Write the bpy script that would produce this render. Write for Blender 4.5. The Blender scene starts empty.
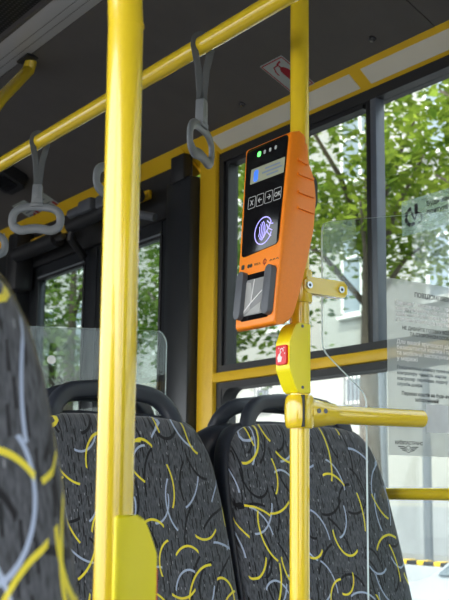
import bpy, bmesh, math, random
from mathutils import Vector, Matrix
random.seed(7)
SC = bpy.context.scene
COL = SC.collection
# ---------------------------------------------------------------- camera, world, sun, exposure
F_PX, YAW, PITCH, ROLL = 1090.0, math.radians(34.6), math.radians(10.1), math.radians(0.7)
CAM = Vector((0, 0, 1.2))
fwd = Vector((math.sin(YAW)*math.cos(PITCH), math.cos(YAW)*math.cos(PITCH), math.sin(PITCH)))
r0 = Vector((math.cos(YAW), -math.sin(YAW), 0)); u0 = r0.cross(fwd)
rgt = r0*math.cos(ROLL) + u0*math.sin(ROLL); up = rgt.cross(fwd)
cd = bpy.data.cameras.new('camera'); cam = bpy.data.objects.new('camera', cd); COL.objects.link(cam)
m = Matrix((rgt, up, -fwd)).transposed().to_4x4(); m.translation = CAM; cam.matrix_world = m
cd.sensor_fit = 'VERTICAL'; cd.sensor_height = 24; cd.lens = F_PX/600*24
cd.clip_start = 0.02; cd.clip_end = 300
cd.dof.use_dof = True; cd.dof.focus_distance = 1.85; cd.dof.aperture_fstop = 10
SC.camera = cam
w = bpy.data.worlds.new('world'); SC.world = w; w.use_nodes = True
nt = w.node_tree; bgn = nt.nodes['Background']
sky = nt.nodes.new('ShaderNodeTexSky'); sky.sky_type = 'NISHITA'; sky.sun_disc = False
sky.sun_elevation = math.radians(50); sky.sun_rotation = math.radians(250)
sky.air_density = 1.0; sky.dust_density = 3.0; sky.ozone_density = 0.6
hz = nt.nodes.new('ShaderNodeMixRGB'); hz.inputs[0].default_value = 0.55; hz.inputs[2].default_value = (5.2, 5.4, 5.6, 1)
nt.links.new(sky.outputs[0], hz.inputs[1]); nt.links.new(hz.outputs[0], bgn.inputs[0])
bgn.inputs[1].default_value = 0.36
sl = bpy.data.lights.new('sun', 'SUN'); sl.energy = 2.6; sl.angle = math.radians(3); sl.color = (1, .95, .87)
so = bpy.data.objects.new('sun', sl); COL.objects.link(so)
so.rotation_euler = Vector((-0.42, -0.30, 0.86)).to_track_quat('Z', 'Y').to_euler()
SC.view_settings.view_transform = 'Standard'; SC.view_settings.look = 'None'
SC.view_settings.exposure = 1.38; SC.view_settings.gamma = 1; SC.view_settings.use_curve_mapping = False

# ---------------------------------------------------------------- materials
def newmat(name):
    mt = bpy.data.materials.new(name); mt.use_nodes = True
    return mt, mt.node_tree, mt.node_tree.nodes['Principled BSDF']
def P(name, col, rough=.5, metal=0, var=.06, scale=30, bump=0, coat=0, spec=.5, emit=None, es=0, rv=.15):
    mt, n, b = newmat(name)
    b.inputs['Metallic'].default_value = metal
    b.inputs['Specular IOR Level'].default_value = spec
    b.inputs['Coat Weight'].default_value = coat; b.inputs['Coat Roughness'].default_value = .06
    tc = n.nodes.new('ShaderNodeTexCoord'); nz = n.nodes.new('ShaderNodeTexNoise')
    nz.inputs['Scale'].default_value = scale; nz.inputs['Detail'].default_value = 4
    n.links.new(tc.outputs['Object'], nz.inputs['Vector'])
    rp = n.nodes.new('ShaderNodeValToRGB')
    rp.color_ramp.elements[0].position = .3; rp.color_ramp.elements[1].position = .7
    rp.color_ramp.elements[0].color = tuple(c*(1-var) for c in col)+(1,)
    rp.color_ramp.elements[1].color = tuple(min(1, c*(1+var)) for c in col)+(1,)
    n.links.new(nz.outputs['Fac'], rp.inputs[0]); n.links.new(rp.outputs[0], b.inputs['Base Color'])
    mr = n.nodes.new('ShaderNodeMapRange'); mr.inputs[3].default_value = max(.02, rough*(1-rv)); mr.inputs[4].default_value = min(1, rough*(1+rv))
    n.links.new(nz.outputs['Fac'], mr.inputs[0]); n.links.new(mr.outputs[0], b.inputs['Roughness'])
    if bump:
        bp = n.nodes.new('ShaderNodeBump'); bp.inputs['Strength'].default_value = bump; bp.inputs['Distance'].default_value = .002
        n.links.new(nz.outputs['Fac'], bp.inputs['Height']); n.links.new(bp.outputs[0], b.inputs['Normal'])
    if emit: b.inputs['Emission Color'].default_value = emit+(1,); b.inputs['Emission Strength'].default_value = es
    return mt
def GLASS(name, tint, ior=1.5):
    mt, n, b = newmat(name); n.nodes.remove(b)
    t = n.nodes.new('ShaderNodeBsdfTransparent'); t.inputs[0].default_value = tint+(1,)
    g = n.nodes.new('ShaderNodeBsdfGlossy'); g.inputs['Roughness'].default_value = .01
    lw = n.nodes.new('ShaderNodeLayerWeight'); lw.inputs[0].default_value = .5
    pw = n.nodes.new('ShaderNodeMath'); pw.operation = 'POWER'; pw.inputs[1].default_value = 5.0; n.links.new(lw.outputs['Facing'], pw.inputs[0])
    fr = n.nodes.new('ShaderNodeMath'); fr.operation = 'MULTIPLY_ADD'; fr.inputs[1].default_value = .95; fr.inputs[2].default_value = .035; n.links.new(pw.outputs[0], fr.inputs[0])
    nz = n.nodes.new('ShaderNodeTexNoise'); nz.inputs['Scale'].default_value = 3
    ma = n.nodes.new('ShaderNodeMath'); ma.operation = 'MULTIPLY_ADD'; ma.inputs[1].default_value = .1; ma.inputs[2].default_value = .85
    mb = n.nodes.new('ShaderNodeMath'); mb.operation = 'MULTIPLY'
    n.links.new(nz.outputs['Fac'], ma.inputs[0]); n.links.new(fr.outputs[0], mb.inputs[0]); n.links.new(ma.outputs[0], mb.inputs[1])
    mx = n.nodes.new('ShaderNodeMixShader')
    n.links.new(mb.outputs[0], mx.inputs[0]); n.links.new(t.outputs[0], mx.inputs[1]); n.links.new(g.outputs[0], mx.inputs[2])
    n.links.new(mx.outputs[0], n.nodes['Material Output'].inputs[0]); return mt
def FILM(name, col, op, rough=.6):
    """translucent printed film: part clear, part milky"""
    mt, n, b = newmat(name); n.nodes.remove(b)
    t = n.nodes.new('ShaderNodeBsdfTransparent')
    d = n.nodes.new('ShaderNodeBsdfDiffuse'); d.inputs[0].default_value = col+(1,)
    tl = n.nodes.new('ShaderNodeBsdfTranslucent'); tl.inputs[0].default_value = col+(1,)
    m1 = n.nodes.new('ShaderNodeMixShader'); m1.inputs[0].default_value = .5
    m2 = n.nodes.new('ShaderNodeMixShader')
    nz = n.nodes.new('ShaderNodeTexNoise'); nz.inputs['Scale'].default_value = 6
    mr = n.nodes.new('ShaderNodeMapRange'); mr.inputs[3].default_value = op*.9; mr.inputs[4].default_value = min(1, op*1.1)
    n.links.new(nz.outputs['Fac'], mr.inputs[0]); n.links.new(mr.outputs[0], m2.inputs[0])
    n.links.new(d.outputs[0], m1.inputs[1]); n.links.new(tl.outputs[0], m1.inputs[2])
    n.links.new(t.outputs[0], m2.inputs[1]); n.links.new(m1.outputs[0], m2.inputs[2])
    n.links.new(m2.outputs[0], n.nodes['Material Output'].inputs[0]); return mt
def EMIT(name, col, s): return P(name, col, .4, emit=col, es=s)
def LEAF(name, c1, c2):
    mt, n, b = newmat(name); n.nodes.remove(b)
    tc = n.nodes.new('ShaderNodeTexCoord'); nz = n.nodes.new('ShaderNodeTexNoise'); nz.inputs['Scale'].default_value = 1.6; nz.inputs['Detail'].default_value = 3
    n.links.new(tc.outputs['Object'], nz.inputs['Vector'])
    rp = n.nodes.new('ShaderNodeValToRGB'); rp.color_ramp.elements[0].position = .35; rp.color_ramp.elements[1].position = .65
    rp.color_ramp.elements[0].color = c1+(1,); rp.color_ramp.elements[1].color = c2+(1,)
    n.links.new(nz.outputs['Fac'], rp.inputs[0])
    d = n.nodes.new('ShaderNodeBsdfDiffuse'); t = n.nodes.new('ShaderNodeBsdfTranslucent'); mx = n.nodes.new('ShaderNodeMixShader'); mx.inputs[0].default_value = .45
    n.links.new(rp.outputs[0], d.inputs[0]); n.links.new(rp.outputs[0], t.inputs[0])
    n.links.new(d.outputs[0], mx.inputs[1]); n.links.new(t.outputs[0], mx.inputs[2])
    n.links.new(mx.outputs[0], n.nodes['Material Output'].inputs[0]); return mt
def FABRIC():
    mt, n, b = newmat('seat_fabric'); N = n.nodes; Lk = n.links.new
    b.inputs['Roughness'].default_value = .9; b.inputs['Specular IOR Level'].default_value = .15
    b.inputs['Sheen Weight'].default_value = .25
    tc = N.new('ShaderNodeTexCoord'); oi = N.new('ShaderNodeObjectInfo')
    sep = N.new('ShaderNodeSeparateXYZ'); Lk(tc.outputs['Object'], sep.inputs[0])
    yz = N.new('ShaderNodeMath'); yz.operation = 'SUBTRACT'; Lk(sep.outputs[2], yz.inputs[0]); Lk(sep.outputs[1], yz.inputs[1])
    cmb = N.new('ShaderNodeCombineXYZ'); Lk(sep.outputs[0], cmb.inputs[0]); Lk(yz.outputs[0], cmb.inputs[1])
    off = N.new('ShaderNodeMath'); off.operation = 'MULTIPLY'; off.inputs[1].default_value = 37.0; Lk(oi.outputs['Random'], off.inputs[0])
    ad = N.new('ShaderNodeVectorMath'); ad.operation = 'ADD'; Lk(cmb.outputs[0], ad.inputs[0]); Lk(off.outputs[0], ad.inputs[1])
    fz_ = N.new('ShaderNodeVectorMath'); fz_.operation = 'MULTIPLY'; fz_.inputs[1].default_value = (1, 1, 0); Lk(ad.outputs[0], fz_.inputs[0]); coord = fz_.outputs[0]
    def M1(op, a, b_=None, c=None):
        x = N.new('ShaderNodeMath'); x.operation = op
        for i, v in enumerate((a, b_, c)):
            if v is None: continue
            if isinstance(v, (int, float)): x.inputs[i].default_value = v
            else: Lk(v, x.inputs[i])
        return x.outputs[0]
    def V1(op, a, b_=None, out=0):
        x = N.new('ShaderNodeVectorMath'); x.operation = op
        for i, v in enumerate((a, b_)):
            if v is None: continue
            if isinstance(v, tuple): x.inputs[i].default_value = v
            elif isinstance(v, (int, float)): x.inputs[3].default_value = v
            else: Lk(v, x.inputs[i])
        return x.outputs[out]
    # woven ground: heather plus short dark dashes
    nz = N.new('ShaderNodeTexNoise'); nz.inputs['Scale'].default_value = 420; nz.inputs['Detail'].default_value = 2; 
    mp0 = V1('MULTIPLY', coord, (1, .28, 1)); Lk(mp0, nz.inputs['Vector'])
    rp = N.new('ShaderNodeValToRGB'); rp.color_ramp.elements[0].position = .36; rp.color_ramp.elements[1].position = .68
    rp.color_ramp.elements[0].color = (.042, .046, .052, 1); rp.color_ramp.elements[1].color = (.112, .120, .136, 1)
    Lk(nz.outputs['Fac'], rp.inputs[0]); colr = rp.outputs[0]
    def mixc(fac, cur, c):
        x = N.new('ShaderNodeMixRGB'); Lk(fac, x.inputs[0]); Lk(cur, x.inputs[1]); x.inputs[2].default_value = c+(1,); return x.outputs[0]
    for (sx, sy, thr, c, sh) in ((80, 52, .11, (.008, .008, .010), 0), (120, 90, .10, (.28, .29, .32), 5.3)):
        mp = V1('MULTIPLY', V1('ADD', coord, (sh, sh*2, 0)), (sx, sy, 1))
        vo = N.new('ShaderNodeTexVoronoi'); vo.voronoi_dimensions = '2D'; vo.inputs['Scale'].default_value = 1; Lk(mp, vo.inputs['Vector'])
        rr = N.new('ShaderNodeSeparateColor'); Lk(vo.outputs['Color'], rr.inputs[0])
        dx = V1('ABSOLUTE', V1('SUBTRACT', mp, vo.outputs['Position'])); s = N.new('ShaderNodeSeparateXYZ'); Lk(dx, s.inputs[0])
        f = M1('MULTIPLY', M1('LESS_THAN', s.outputs[0], thr*.8), M1('LESS_THAN', s.outputs[1], .36 if sh == 0 else .15))
        f = M1('MULTIPLY', f, M1('GREATER_THAN', rr.outputs[1], .25 if sh == 0 else .8))
        colr = mixc(f, colr, c)
    # scattered curved strokes
    Y_, B_, K_ = (.84, .72, .05), (.42, .50, .66), (.006, .006, .008)
    for (cell, seed, c, w_, L, th) in ((.078, 1.7, K_, .0019, .034, .1), (.095, 9.3, K_, .0019, .040, .25), (.076, 4.1, B_, .0015, .030, .2), (.100, 6.7, B_, .0015, .038, .35), (.074, 2.9, Y_, .0016, .030, .2), (.100, 12.4, Y_, .0017, .040, .25)):
        sc_ = V1('ADD', coord, (seed, seed*1.37, 0)); q = V1('SCALE', sc_, 1/cell)
        vo = N.new('ShaderNodeTexVoronoi'); vo.voronoi_dimensions = '2D'; vo.inputs['Scale'].default_value = 1; vo.inputs['Randomness'].default_value = .6
        Lk(q, vo.inputs['Vector'])
        loc = V1('SCALE', V1('SUBTRACT', q, vo.outputs['Position']), cell)
        s = N.new('ShaderNodeSeparateColor'); Lk(vo.outputs['Color'], s.inputs[0])
        ang = M1('MULTIPLY', s.outputs[0], 6.2832); R = M1('MULTIPLY_ADD', s.outputs[1], .060, .028)
        cc = N.new('ShaderNodeCombineXYZ'); Lk(M1('MULTIPLY', M1('COSINE', ang), R), cc.inputs[0]); Lk(M1('MULTIPLY', M1('SINE', ang), R), cc.inputs[1])
        dist = V1('LENGTH', V1('SUBTRACT', loc, cc.outputs[0]), None, 1)
        e = M1('ABSOLUTE', M1('SUBTRACT', dist, R))
        ln = V1('LENGTH', loc, None, 1)
        f = M1('MULTIPLY', M1('LESS_THAN', e, w_), M1('LESS_THAN', ln, L))
        f = M1('MULTIPLY', f, M1('GREATER_THAN', s.outputs[2], th))
        colr = mixc(M1('MULTIPLY', f, .93), colr, c)
    Lk(colr, b.inputs['Base Color'])
    bp = N.new('ShaderNodeBump'); bp.inputs['Strength'].default_value = .35; bp.inputs['Distance'].default_value = .001
    Lk(nz.outputs['Fac'], bp.inputs['Height']); Lk(bp.outputs[0], b.inputs['Normal'])
    return mt
def DOTS(name, base, dot, scale, thr, rows=None):
    """perforated sheet; rows: x bands (object space) that carry the holes, else all over"""
    mt, n, b = newmat(name); N = n.nodes; b.inputs['Roughness'].default_value = .45; b.inputs['Metallic'].default_value = .3
    tc = N.new('ShaderNodeTexCoord'); mp = N.new('ShaderNodeVectorMath'); mp.operation = 'SCALE'; mp.inputs[3].default_value = scale
    n.links.new(tc.outputs['Object'], mp.inputs[0])
    fr = N.new('ShaderNodeVectorMath'); fr.operation = 'FRACTION'; n.links.new(mp.outputs[0], fr.inputs[0])
    sb = N.new('ShaderNodeVectorMath'); sb.operation = 'SUBTRACT'; sb.inputs[1].default_value = (.5, .5, .5); n.links.new(fr.outputs[0], sb.inputs[0])
    fl = N.new('ShaderNodeVectorMath'); fl.operation = 'MULTIPLY'; fl.inputs[1].default_value = (1, 1, 0); n.links.new(sb.outputs[0], fl.inputs[0])
    ln = N.new('ShaderNodeVectorMath'); ln.operation = 'LENGTH'; n.links.new(fl.outputs[0], ln.inputs[0])
    lt = N.new('ShaderNodeMath'); lt.operation = 'LESS_THAN'; lt.inputs[1].default_value = thr; n.links.new(ln.outputs[1], lt.inputs[0])
    fac = lt.outputs[0]
    if rows:
        sp = N.new('ShaderNodeSeparateXYZ'); n.links.new(tc.outputs['Object'], sp.inputs[0]); tot = None
        for x in rows:
            c = N.new('ShaderNodeMath'); c.operation = 'COMPARE'; c.inputs[1].default_value = x; c.inputs[2].default_value = .5/scale
            n.links.new(sp.outputs[0], c.inputs[0])
            if tot is None: tot = c.outputs[0]
            else:
                a = N.new('ShaderNodeMath'); a.operation = 'ADD'; n.links.new(tot, a.inputs[0]); n.links.new(c.outputs[0], a.inputs[1]); tot = a.outputs[0]
        mm = N.new('ShaderNodeMath'); mm.operation = 'MULTIPLY'; n.links.new(fac, mm.inputs[0]); n.links.new(tot, mm.inputs[1]); fac = mm.outputs[0]
    mx = N.new('ShaderNodeMixRGB'); mx.inputs[1].default_value = base+(1,); mx.inputs[2].default_value = dot+(1,)
    n.links.new(fac, mx.inputs[0]); n.links.new(mx.outputs[0], b.inputs['Base Color']); return mt

YEL = P('yellow_powder_coat', (.88, .635, .025), .20, coat=.8, var=.005, scale=6, rv=.01)
YELB = P('yellow_button_plastic', (.93, .80, .006), .35, var=.005, rv=.02)
YELW = P('yellow_wall_plastic', (.80, .50, .015), .4, var=.05, scale=4)
ORG = P('orange_plastic', (.98, .26, .006), .38, var=.03, bump=.1, scale=250)
BLKG = P('black_gloss', (.006, .006, .007), .12)
BLK = P('black_rubber', (.012, .013, .015), .5)
BLK2 = P('black_door_paint', (.020, .023, .027), .32)
SHELL = P('dark_seat_plastic', (.022, .027, .038), .38, bump=.3, scale=500)
CEIL = P('ceiling_laminate', (.098, .091, .084), .55, var=.08, scale=14)
GRYD = P('grey_bumper', (.095, .105, .12), .5)
GRYP = P('grey_strap_plastic', (.17, .19, .21), .4)
WEB = P('grey_webbing', (.11, .12, .13), .8, scale=400, bump=.4)
CREAM = P('cream_panel', (.72, .69, .57), .45, var=.04, scale=5)
STEEL = P('steel', (.5, .5, .5), .28, metal=1)
DSTEEL = P('dark_steel', (.10, .10, .11), .35, metal=.8)
RED = P('red_button', (.75, .012, .02), .35)
WHT = P('white_print', (.85, .85, .85), .5)
INK = P('dark_ink', (.015, .018, .022), .6)
PALEINK = P('pale_ink', (.48, .52, .52), .6)
GREYINK = P('grey_ink', (.12, .14, .16), .6)
REDINK = P('red_ink', (.30, .008, .018), .6)
FLOORM = P('speckled_vinyl', (.10, .105, .11), .6, var=.5, scale=300)
WALLM = P('grey_wall_laminate', (.28, .28, .28), .5)
FAB = FABRIC()
G_SCREEN = GLASS('clear_screen_glass', (.93, .955, .95))
G_WIN = GLASS('bus_window_glass', (.84, .87, .85))
G_VENT = GLASS('opening_pane_glass', (.72, .76, .73))
G_DOOR = GLASS('door_glass', (.58, .64, .62))
BARG = P('blue_grey_profile', (.11, .13, .16), .35)
G_EDGE = FILM('glass_edge', (.78, .90, .92), .9)
STRIP = DOTS('perforated_strip', (.58, .58, .59), (.01, .01, .01), 110, .28, rows=[1.268, 1.2955])
GRILLE = DOTS('grille_mesh', (.012, .012, .012), (.10, .10, .10), 70, .25)

# ---------------------------------------------------------------- builders
ROOTLOC = {}
def link(o): COL.objects.link(o); return o
def thing(name, label, cat, loc=(0, 0, 0), group=None, rotz=0):
    o = link(bpy.data.objects.new(name, None)); o.location = loc; o.empty_display_size = .05
    o.rotation_euler = (0, 0, rotz)
    o['label'] = label; o['category'] = cat; ROOTLOC[o] = Vector(loc)
    if group: o['group'] = group
    return o
def structroot(name, loc=(0, 0, 0)):
    o = link(bpy.data.objects.new(name, None)); o.location = loc; o['kind'] = 'structure'; ROOTLOC[o] = Vector(loc); return o
def obj(name, bm, mats, parent=None, sharp=32, label=None, local=False):
    """link a bmesh authored in world coordinates (or local ones) as one object"""
    rl = Vector((0, 0, 0))
    if parent is not None:
        rl = ROOTLOC[parent]
        if not local: bmesh.ops.translate(bm, verts=bm.verts, vec=-rl)
    me = bpy.data.meshes.new(name); bmesh.ops.recalc_face_normals(bm, faces=bm.faces); bm.to_mesh(me); bm.free()
    for x in (mats if isinstance(mats, (list, tuple)) else [mats]): me.materials.append(x)
    me.shade_smooth(); me.set_sharp_from_angle(angle=math.radians(sharp))
    o = link(bpy.data.objects.new(name, me))
    if parent is not None: o.parent = parent; ROOTLOC[o] = rl
    if label: o['label'] = label
    return o
def struct(name, bm, mt, parent=None):
    o = obj(name, bm, mt, parent)
    if parent is None: o['kind'] = 'structure'
    return o
def tag(o, label, cat, group=None):
    o['label'] = label; o['category'] = cat
    if group: o['group'] = group
    return o
def newbm(): return bmesh.new()
def box(bm, a, b, bev=0, seg=2, mi=0):
    x0, y0, z0 = (min(a[i], b[i]) for i in range(3)); x1, y1, z1 = (max(a[i], b[i]) for i in range(3))
    v = [bm.verts.new(p) for p in ((x0,y0,z0),(x1,y0,z0),(x1,y1,z0),(x0,y1,z0),(x0,y0,z1),(x1,y0,z1),(x1,y1,z1),(x0,y1,z1))]
    fs = [bm.faces.new([v[i] for i in q]) for q in ((3,2,1,0),(4,5,6,7),(0,1,5,4),(1,2,6,5),(2,3,7,6),(3,0,4,7))]
    for f in fs: f.material_index = mi
    if bev:
        es = {e for f in fs for e in f.edges}
        bmesh.ops.bevel(bm, geom=list(es), offset=bev, segments=seg, affect='EDGES', profile=.5, clamp_overlap=True)
    return bm
def prism(bm, pts, fn, t0, t1, bev=0, mi=0):
    """pts 2D outline, fn(u,v,t)->3D, extruded from t0 to t1; bevel rounds both rims"""
    A = [bm.verts.new(fn(u, v, t0)) for u, v in pts]; B = [bm.verts.new(fn(u, v, t1)) for u, v in pts]
    n = len(pts); fa = bm.faces.new(A[::-1]); fb = bm.faces.new(B); fs = [fa, fb]
    for i in range(n): fs.append(bm.faces.new((A[i], A[(i+1) % n], B[(i+1) % n], B[i])))
    for f in fs: f.material_index = mi
    if bev:
        es = list(set(fa.edges) | set(fb.edges))
        bmesh.ops.bevel(bm, geom=es, offset=bev, segments=3, affect='EDGES', profile=.5, clamp_overlap=True)
    return bm
def sweep(bm, pts, prof, closed=False, upv=None, cap=True, radii=None):
    """sweep a 2D profile along a polyline"""
    pts = [Vector(p) for p in pts]; n = len(pts); rings = []
    def tan(i):
        a = pts[(i-1) % n] if (closed or i > 0) else pts[i]; b = pts[(i+1) % n] if (closed or i < n-1) else pts[i]
        return (b-a).normalized()
    t = tan(0); ref = Vector(upv) if upv else (Vector((0, 0, 1)) if abs(t.z) < .9 else Vector((0, 1, 0)))
    nrm = (ref - t*ref.dot(t)).normalized()
    for i in range(n):
        t = tan(i)
        if upv: nrm = Vector(upv)
        nrm = (nrm - t*nrm.dot(t)).normalized(); bi = t.cross(nrm)
        k = radii[i] if radii else 1
        rings.append([bm.verts.new(pts[i] + (nrm*u + bi*v)*k) for u, v in prof])
    m = len(prof)
    for i in range(n if closed else n-1):
        A, B = rings[i], rings[(i+1) % n]
        for j in range(m): bm.faces.new((A[j], A[(j+1) % m], B[(j+1) % m], B[j]))
    if cap and not closed: bm.faces.new(rings[0][::-1]); bm.faces.new(rings[-1])
    return bm
def circ(r, n=20, ry=None): return [(r*math.cos(2*math.pi*i/n), (ry or r)*math.sin(2*math.pi*i/n)) for i in range(n)]
def tube(bm, pts, r, n=20, closed=False, radii=None): return sweep(bm, pts, circ(r, n), closed, radii=radii)
def rrect(w, h, r, n=5, cx=0, cy=0):
    out = []
    for sx, sy, a0 in ((1, 1, 0), (-1, 1, 90), (-1, -1, 180), (1, -1, 270)):
        for i in range(n+1):
            a = math.radians(a0+90*i/n); out.append((cx+sx*(w/2-r)+r*math.cos(a), cy+sy*(h/2-r)+r*math.sin(a)))
    return out
def rpoly(pts, r, n=4):
    """round the corners of a 2D polygon"""
    out = []; N = len(pts)
    for i in range(N):
        p0, p1, p2 = Vector(pts[i-1]), Vector(pts[i]), Vector(pts[(i+1) % N])
        d0 = (p0-p1); d2 = (p2-p1); k = min(r, d0.length*.45, d2.length*.45)
        a = p1+d0.normalized()*k; b = p1+d2.normalized()*k
        for j in range(n+1):
            t = j/n; q = a*(1-t)**2 + p1*2*t*(1-t) + b*t*t; out.append((q.x, q.y))
    return out
def frame(O, r, u):
    O, r, u = Vector(O), Vector(r).normalized(), Vector(u).normalized(); n = r.cross(u)
    return lambda a, b, t: O + r*a + u*b + n*t
def ribbon(bm, fn, pts, wd, t0, t1):
    pts = [Vector((p[0], p[1])) for p in pts]; L, R = [], []
    for i, p in enumerate(pts):
        a = pts[max(0, i-1)]; b = pts[min(len(pts)-1, i+1)]; d = (b-a).normalized(); q = Vector((-d.y, d.x))*wd/2
        L.append(p+q); R.append(p-q)
    for i in range(len(pts)-1):
        prism(bm, [L[i], L[i+1], R[i+1], R[i]], fn, t0, t1)
    return bm
def arc(cx, cy, r, a0, a1, n=14, ry=None):
    return [(cx+r*math.cos(math.radians(a0+(a1-a0)*i/n)), cy+(ry or r)*math.sin(math.radians(a0+(a1-a0)*i/n))) for i in range(n+1)]
def text(name, body, size, O, r, u, mt, parent, align='LEFT', t=.0002, xs=1.0, bold=.022):
    cu = bpy.data.curves.new('lettering', 'FONT'); cu.body = body; cu.size = size; cu.align_x = align; cu.extrude = t; cu.resolution_u = 2; cu.offset = bold*size
    tmp = bpy.data.objects.new('tmp', cu); COL.objects.link(tmp)
    dg = bpy.context.evaluated_depsgraph_get(); me = bpy.data.meshes.new_from_object(tmp.evaluated_get(dg))
    COL.objects.unlink(tmp); bpy.data.objects.remove(tmp)
    r = Vector(r).normalized(); u = Vector(u).normalized(); n = r.cross(u)
    M = Matrix((r, u, n)).transposed().to_4x4(); M.translation = Vector(O) - (ROOTLOC[parent] if parent else Vector((0,0,0)))
    me.transform(M @ Matrix.Diagonal((xs, 1, 1, 1))); me.materials.clear(); me.materials.append(mt)
    o = link(bpy.data.objects.new(name, me))
    if parent: o.parent = parent
    return o

# ================================================================ BUS SHELL
XW = 1.90
struct('floor', box(newbm(), (-.62, -3, -.06), (1.96, 6.6, 0)), FLOORM)
fl = bpy.data.objects['floor']; ROOTLOC[fl] = Vector((0, 0, 0))
obj('podium', box(newbm(), (.86, .9, 0), (1.87, 2.78, .30), .01), FLOORM, fl)
obj('podium', box(newbm(), (-.58, -2, 0), (.46, 2.78, .30), .01), FLOORM, fl)
# ceiling: flat centre with grille and perforated strip, sloped side panels
SL, XE, ZE = .45, 1.84, 2.32
ZC = 2.55; XI = XE-(ZC-ZE)/SL
def onslope(x): return ZE + SL*(XE-x)
cm = structroot('ceiling')
b = newbm(); box(b, (-.05, -3, ZC+.05), (1.42, 6.6, ZC+.07)); obj('centre_panel', b, BLK, cm)
b = newbm()
prism(b, [(XI+.0, ZC), (XE, ZE), (XE, ZE+.03), (XI+.0, ZC+.03)], lambda u, v, t: Vector((u, t, v)), -3, 1.762)
prism(b, [(XI+.0, ZC), (XE, ZE), (XE, ZE+.03), (XI+.0, ZC+.03)], lambda u, v, t: Vector((u, t, v)), 1.766, 6.6)
obj('side_panel', b, CEIL, cm)
b = newbm(); prism(b, [(-.05, ZC), (-.55, ZE), (-.55, ZE+.03), (-.05, ZC+.03)], lambda u, v, t: Vector((u, t, v)), -3, 6.6); obj('side_panel', b, CEIL, cm)
b = newbm(); box(b, (1.205, -3, ZC), (1.328, 6.6, ZC+.02), .004); obj('perforated_strip', b, STRIP, cm)
b = newbm(); box(b, (1.198, -3, ZC-.004), (1.212, 6.6, ZC+.02), .003); obj('strip_lip', b, CEIL, cm)
b = newbm(); box(b, (-.05, -3, ZC+.012), (1.20, 6.6, ZC+.03)); obj('grille', b, GRILLE, cm)
for (y, x) in ((1.94, 1.785), (2.515, 1.79), (3.18, 1.758), (2.30, 1.66)):
    b = newbm(); z = onslope(x); nv = Vector((-SL, 0, -1)).normalized()
    if x == 1.66: x = 1.70; z = onslope(x); y = 1.60
    c = Vector((x, y, z)); tube(b, [c-nv*.002, c+nv*.004], .010, 16); o = obj('bolt', b, DSTEEL, cm); tube2 = newbm()
    tube(tube2, [c+nv*.004, c+nv*.009], .005, 6); obj('bolt_head', tube2, STEEL, o)
# cove between the ceiling and the windows: yellow strips and pale light covers
P2 = lambda u, v, t: Vector((u, t, v))
def cove(x0, z0, x1, z1, y0, y1, th=.012):
    d = Vector((x1-x0, z1-z0)).normalized(); n = Vector((d.y, -d.x))
    q = [(x0, z0), (x1, z1), (x1+abs(n.x)*th, z1+abs(n.y)*th), (x0+abs(n.x)*th, z0+abs(n.y)*th)]
    return prism(newbm(), q, P2, y0, y1)
struct('trim_1', cove(XE-.012, ZE+.004, XE+.066, ZE-.056, -3, 2.92), YELW)
struct('trim_2', cove(XE-.012, ZE+.004, XE+.075, ZE-.075, 2.921, 6.6), YELW)
for i, (y0, y1) in enumerate(((2.095, 2.755), (1.15, 2.05), (-2.5, 1.10), (4.37, 5.2))):
    struct('trim_%d' % (3+i), cove(XE+.001, ZE-.0085, XE+.041, ZE-.0395, y0, y1, .004), CREAM)
# right wall around the windows (upper strip, lower part, far part beyond the door)
WT = XW+.05
struct('wall_right', box(newbm(), (XW-.015, -3, 0), (WT, 2.79, .80)), WALLM)
b = newbm(); box(b, (XW+.005, -3, 2.272), (WT, 2.92, 2.60)); struct('wall_right.001', b, BLK)
b = newbm(); box(b, (XW+.005, -3, .80), (WT, -2.55, 2.272)); box(b, (XW, 4.32, 0), (WT, 6.6, 2.6)); box(b, (XW-.0, 2.92, 2.285), (WT, 4.32, 2.6)); struct('wall_right.002', b, BLK2)
b = newbm(); box(b, (1.874, 2.778, 0), (XW+.06, 2.868, 2.285), .006); struct('trim_7', b, YELW)
# left wall, rear and front walls
struct('wall_left', box(newbm(), (-.66, -3, 0), (-.60, 6.6, .85)), WALLM)
b = newbm(); box(b, (-.66, -3, 2.05), (-.55, 6.6, 2.62)); struct('wall_left.001', b, BLK)
for i, y in enumerate((-2.95, -1.2, .5, 2.2, 3.9, 6.5)):
    b = newbm(); box(b, (-.66, y-.04, .85), (-.60, y+.04, 2.05)); struct('wall_left.%03d' % (i+2), b, BLK)
b = newbm(); box(b, (-.66, 6.6, -.06), (WT, 6.66, 2.62)); struct('wall_far', b, BLK2)
b = newbm(); box(b, (-.66, -3.06, -.06), (WT, -3, .9)); box(b, (-.66, -3.06, 2.35), (WT, -3, 2.62)); box(b, (-.66, -3.06, .9), (-.30, -3, 2.35)); box(b, (.35, -3.06, .9), (WT, -3, 2.35)); struct('wall_near', b, BLK2)

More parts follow.
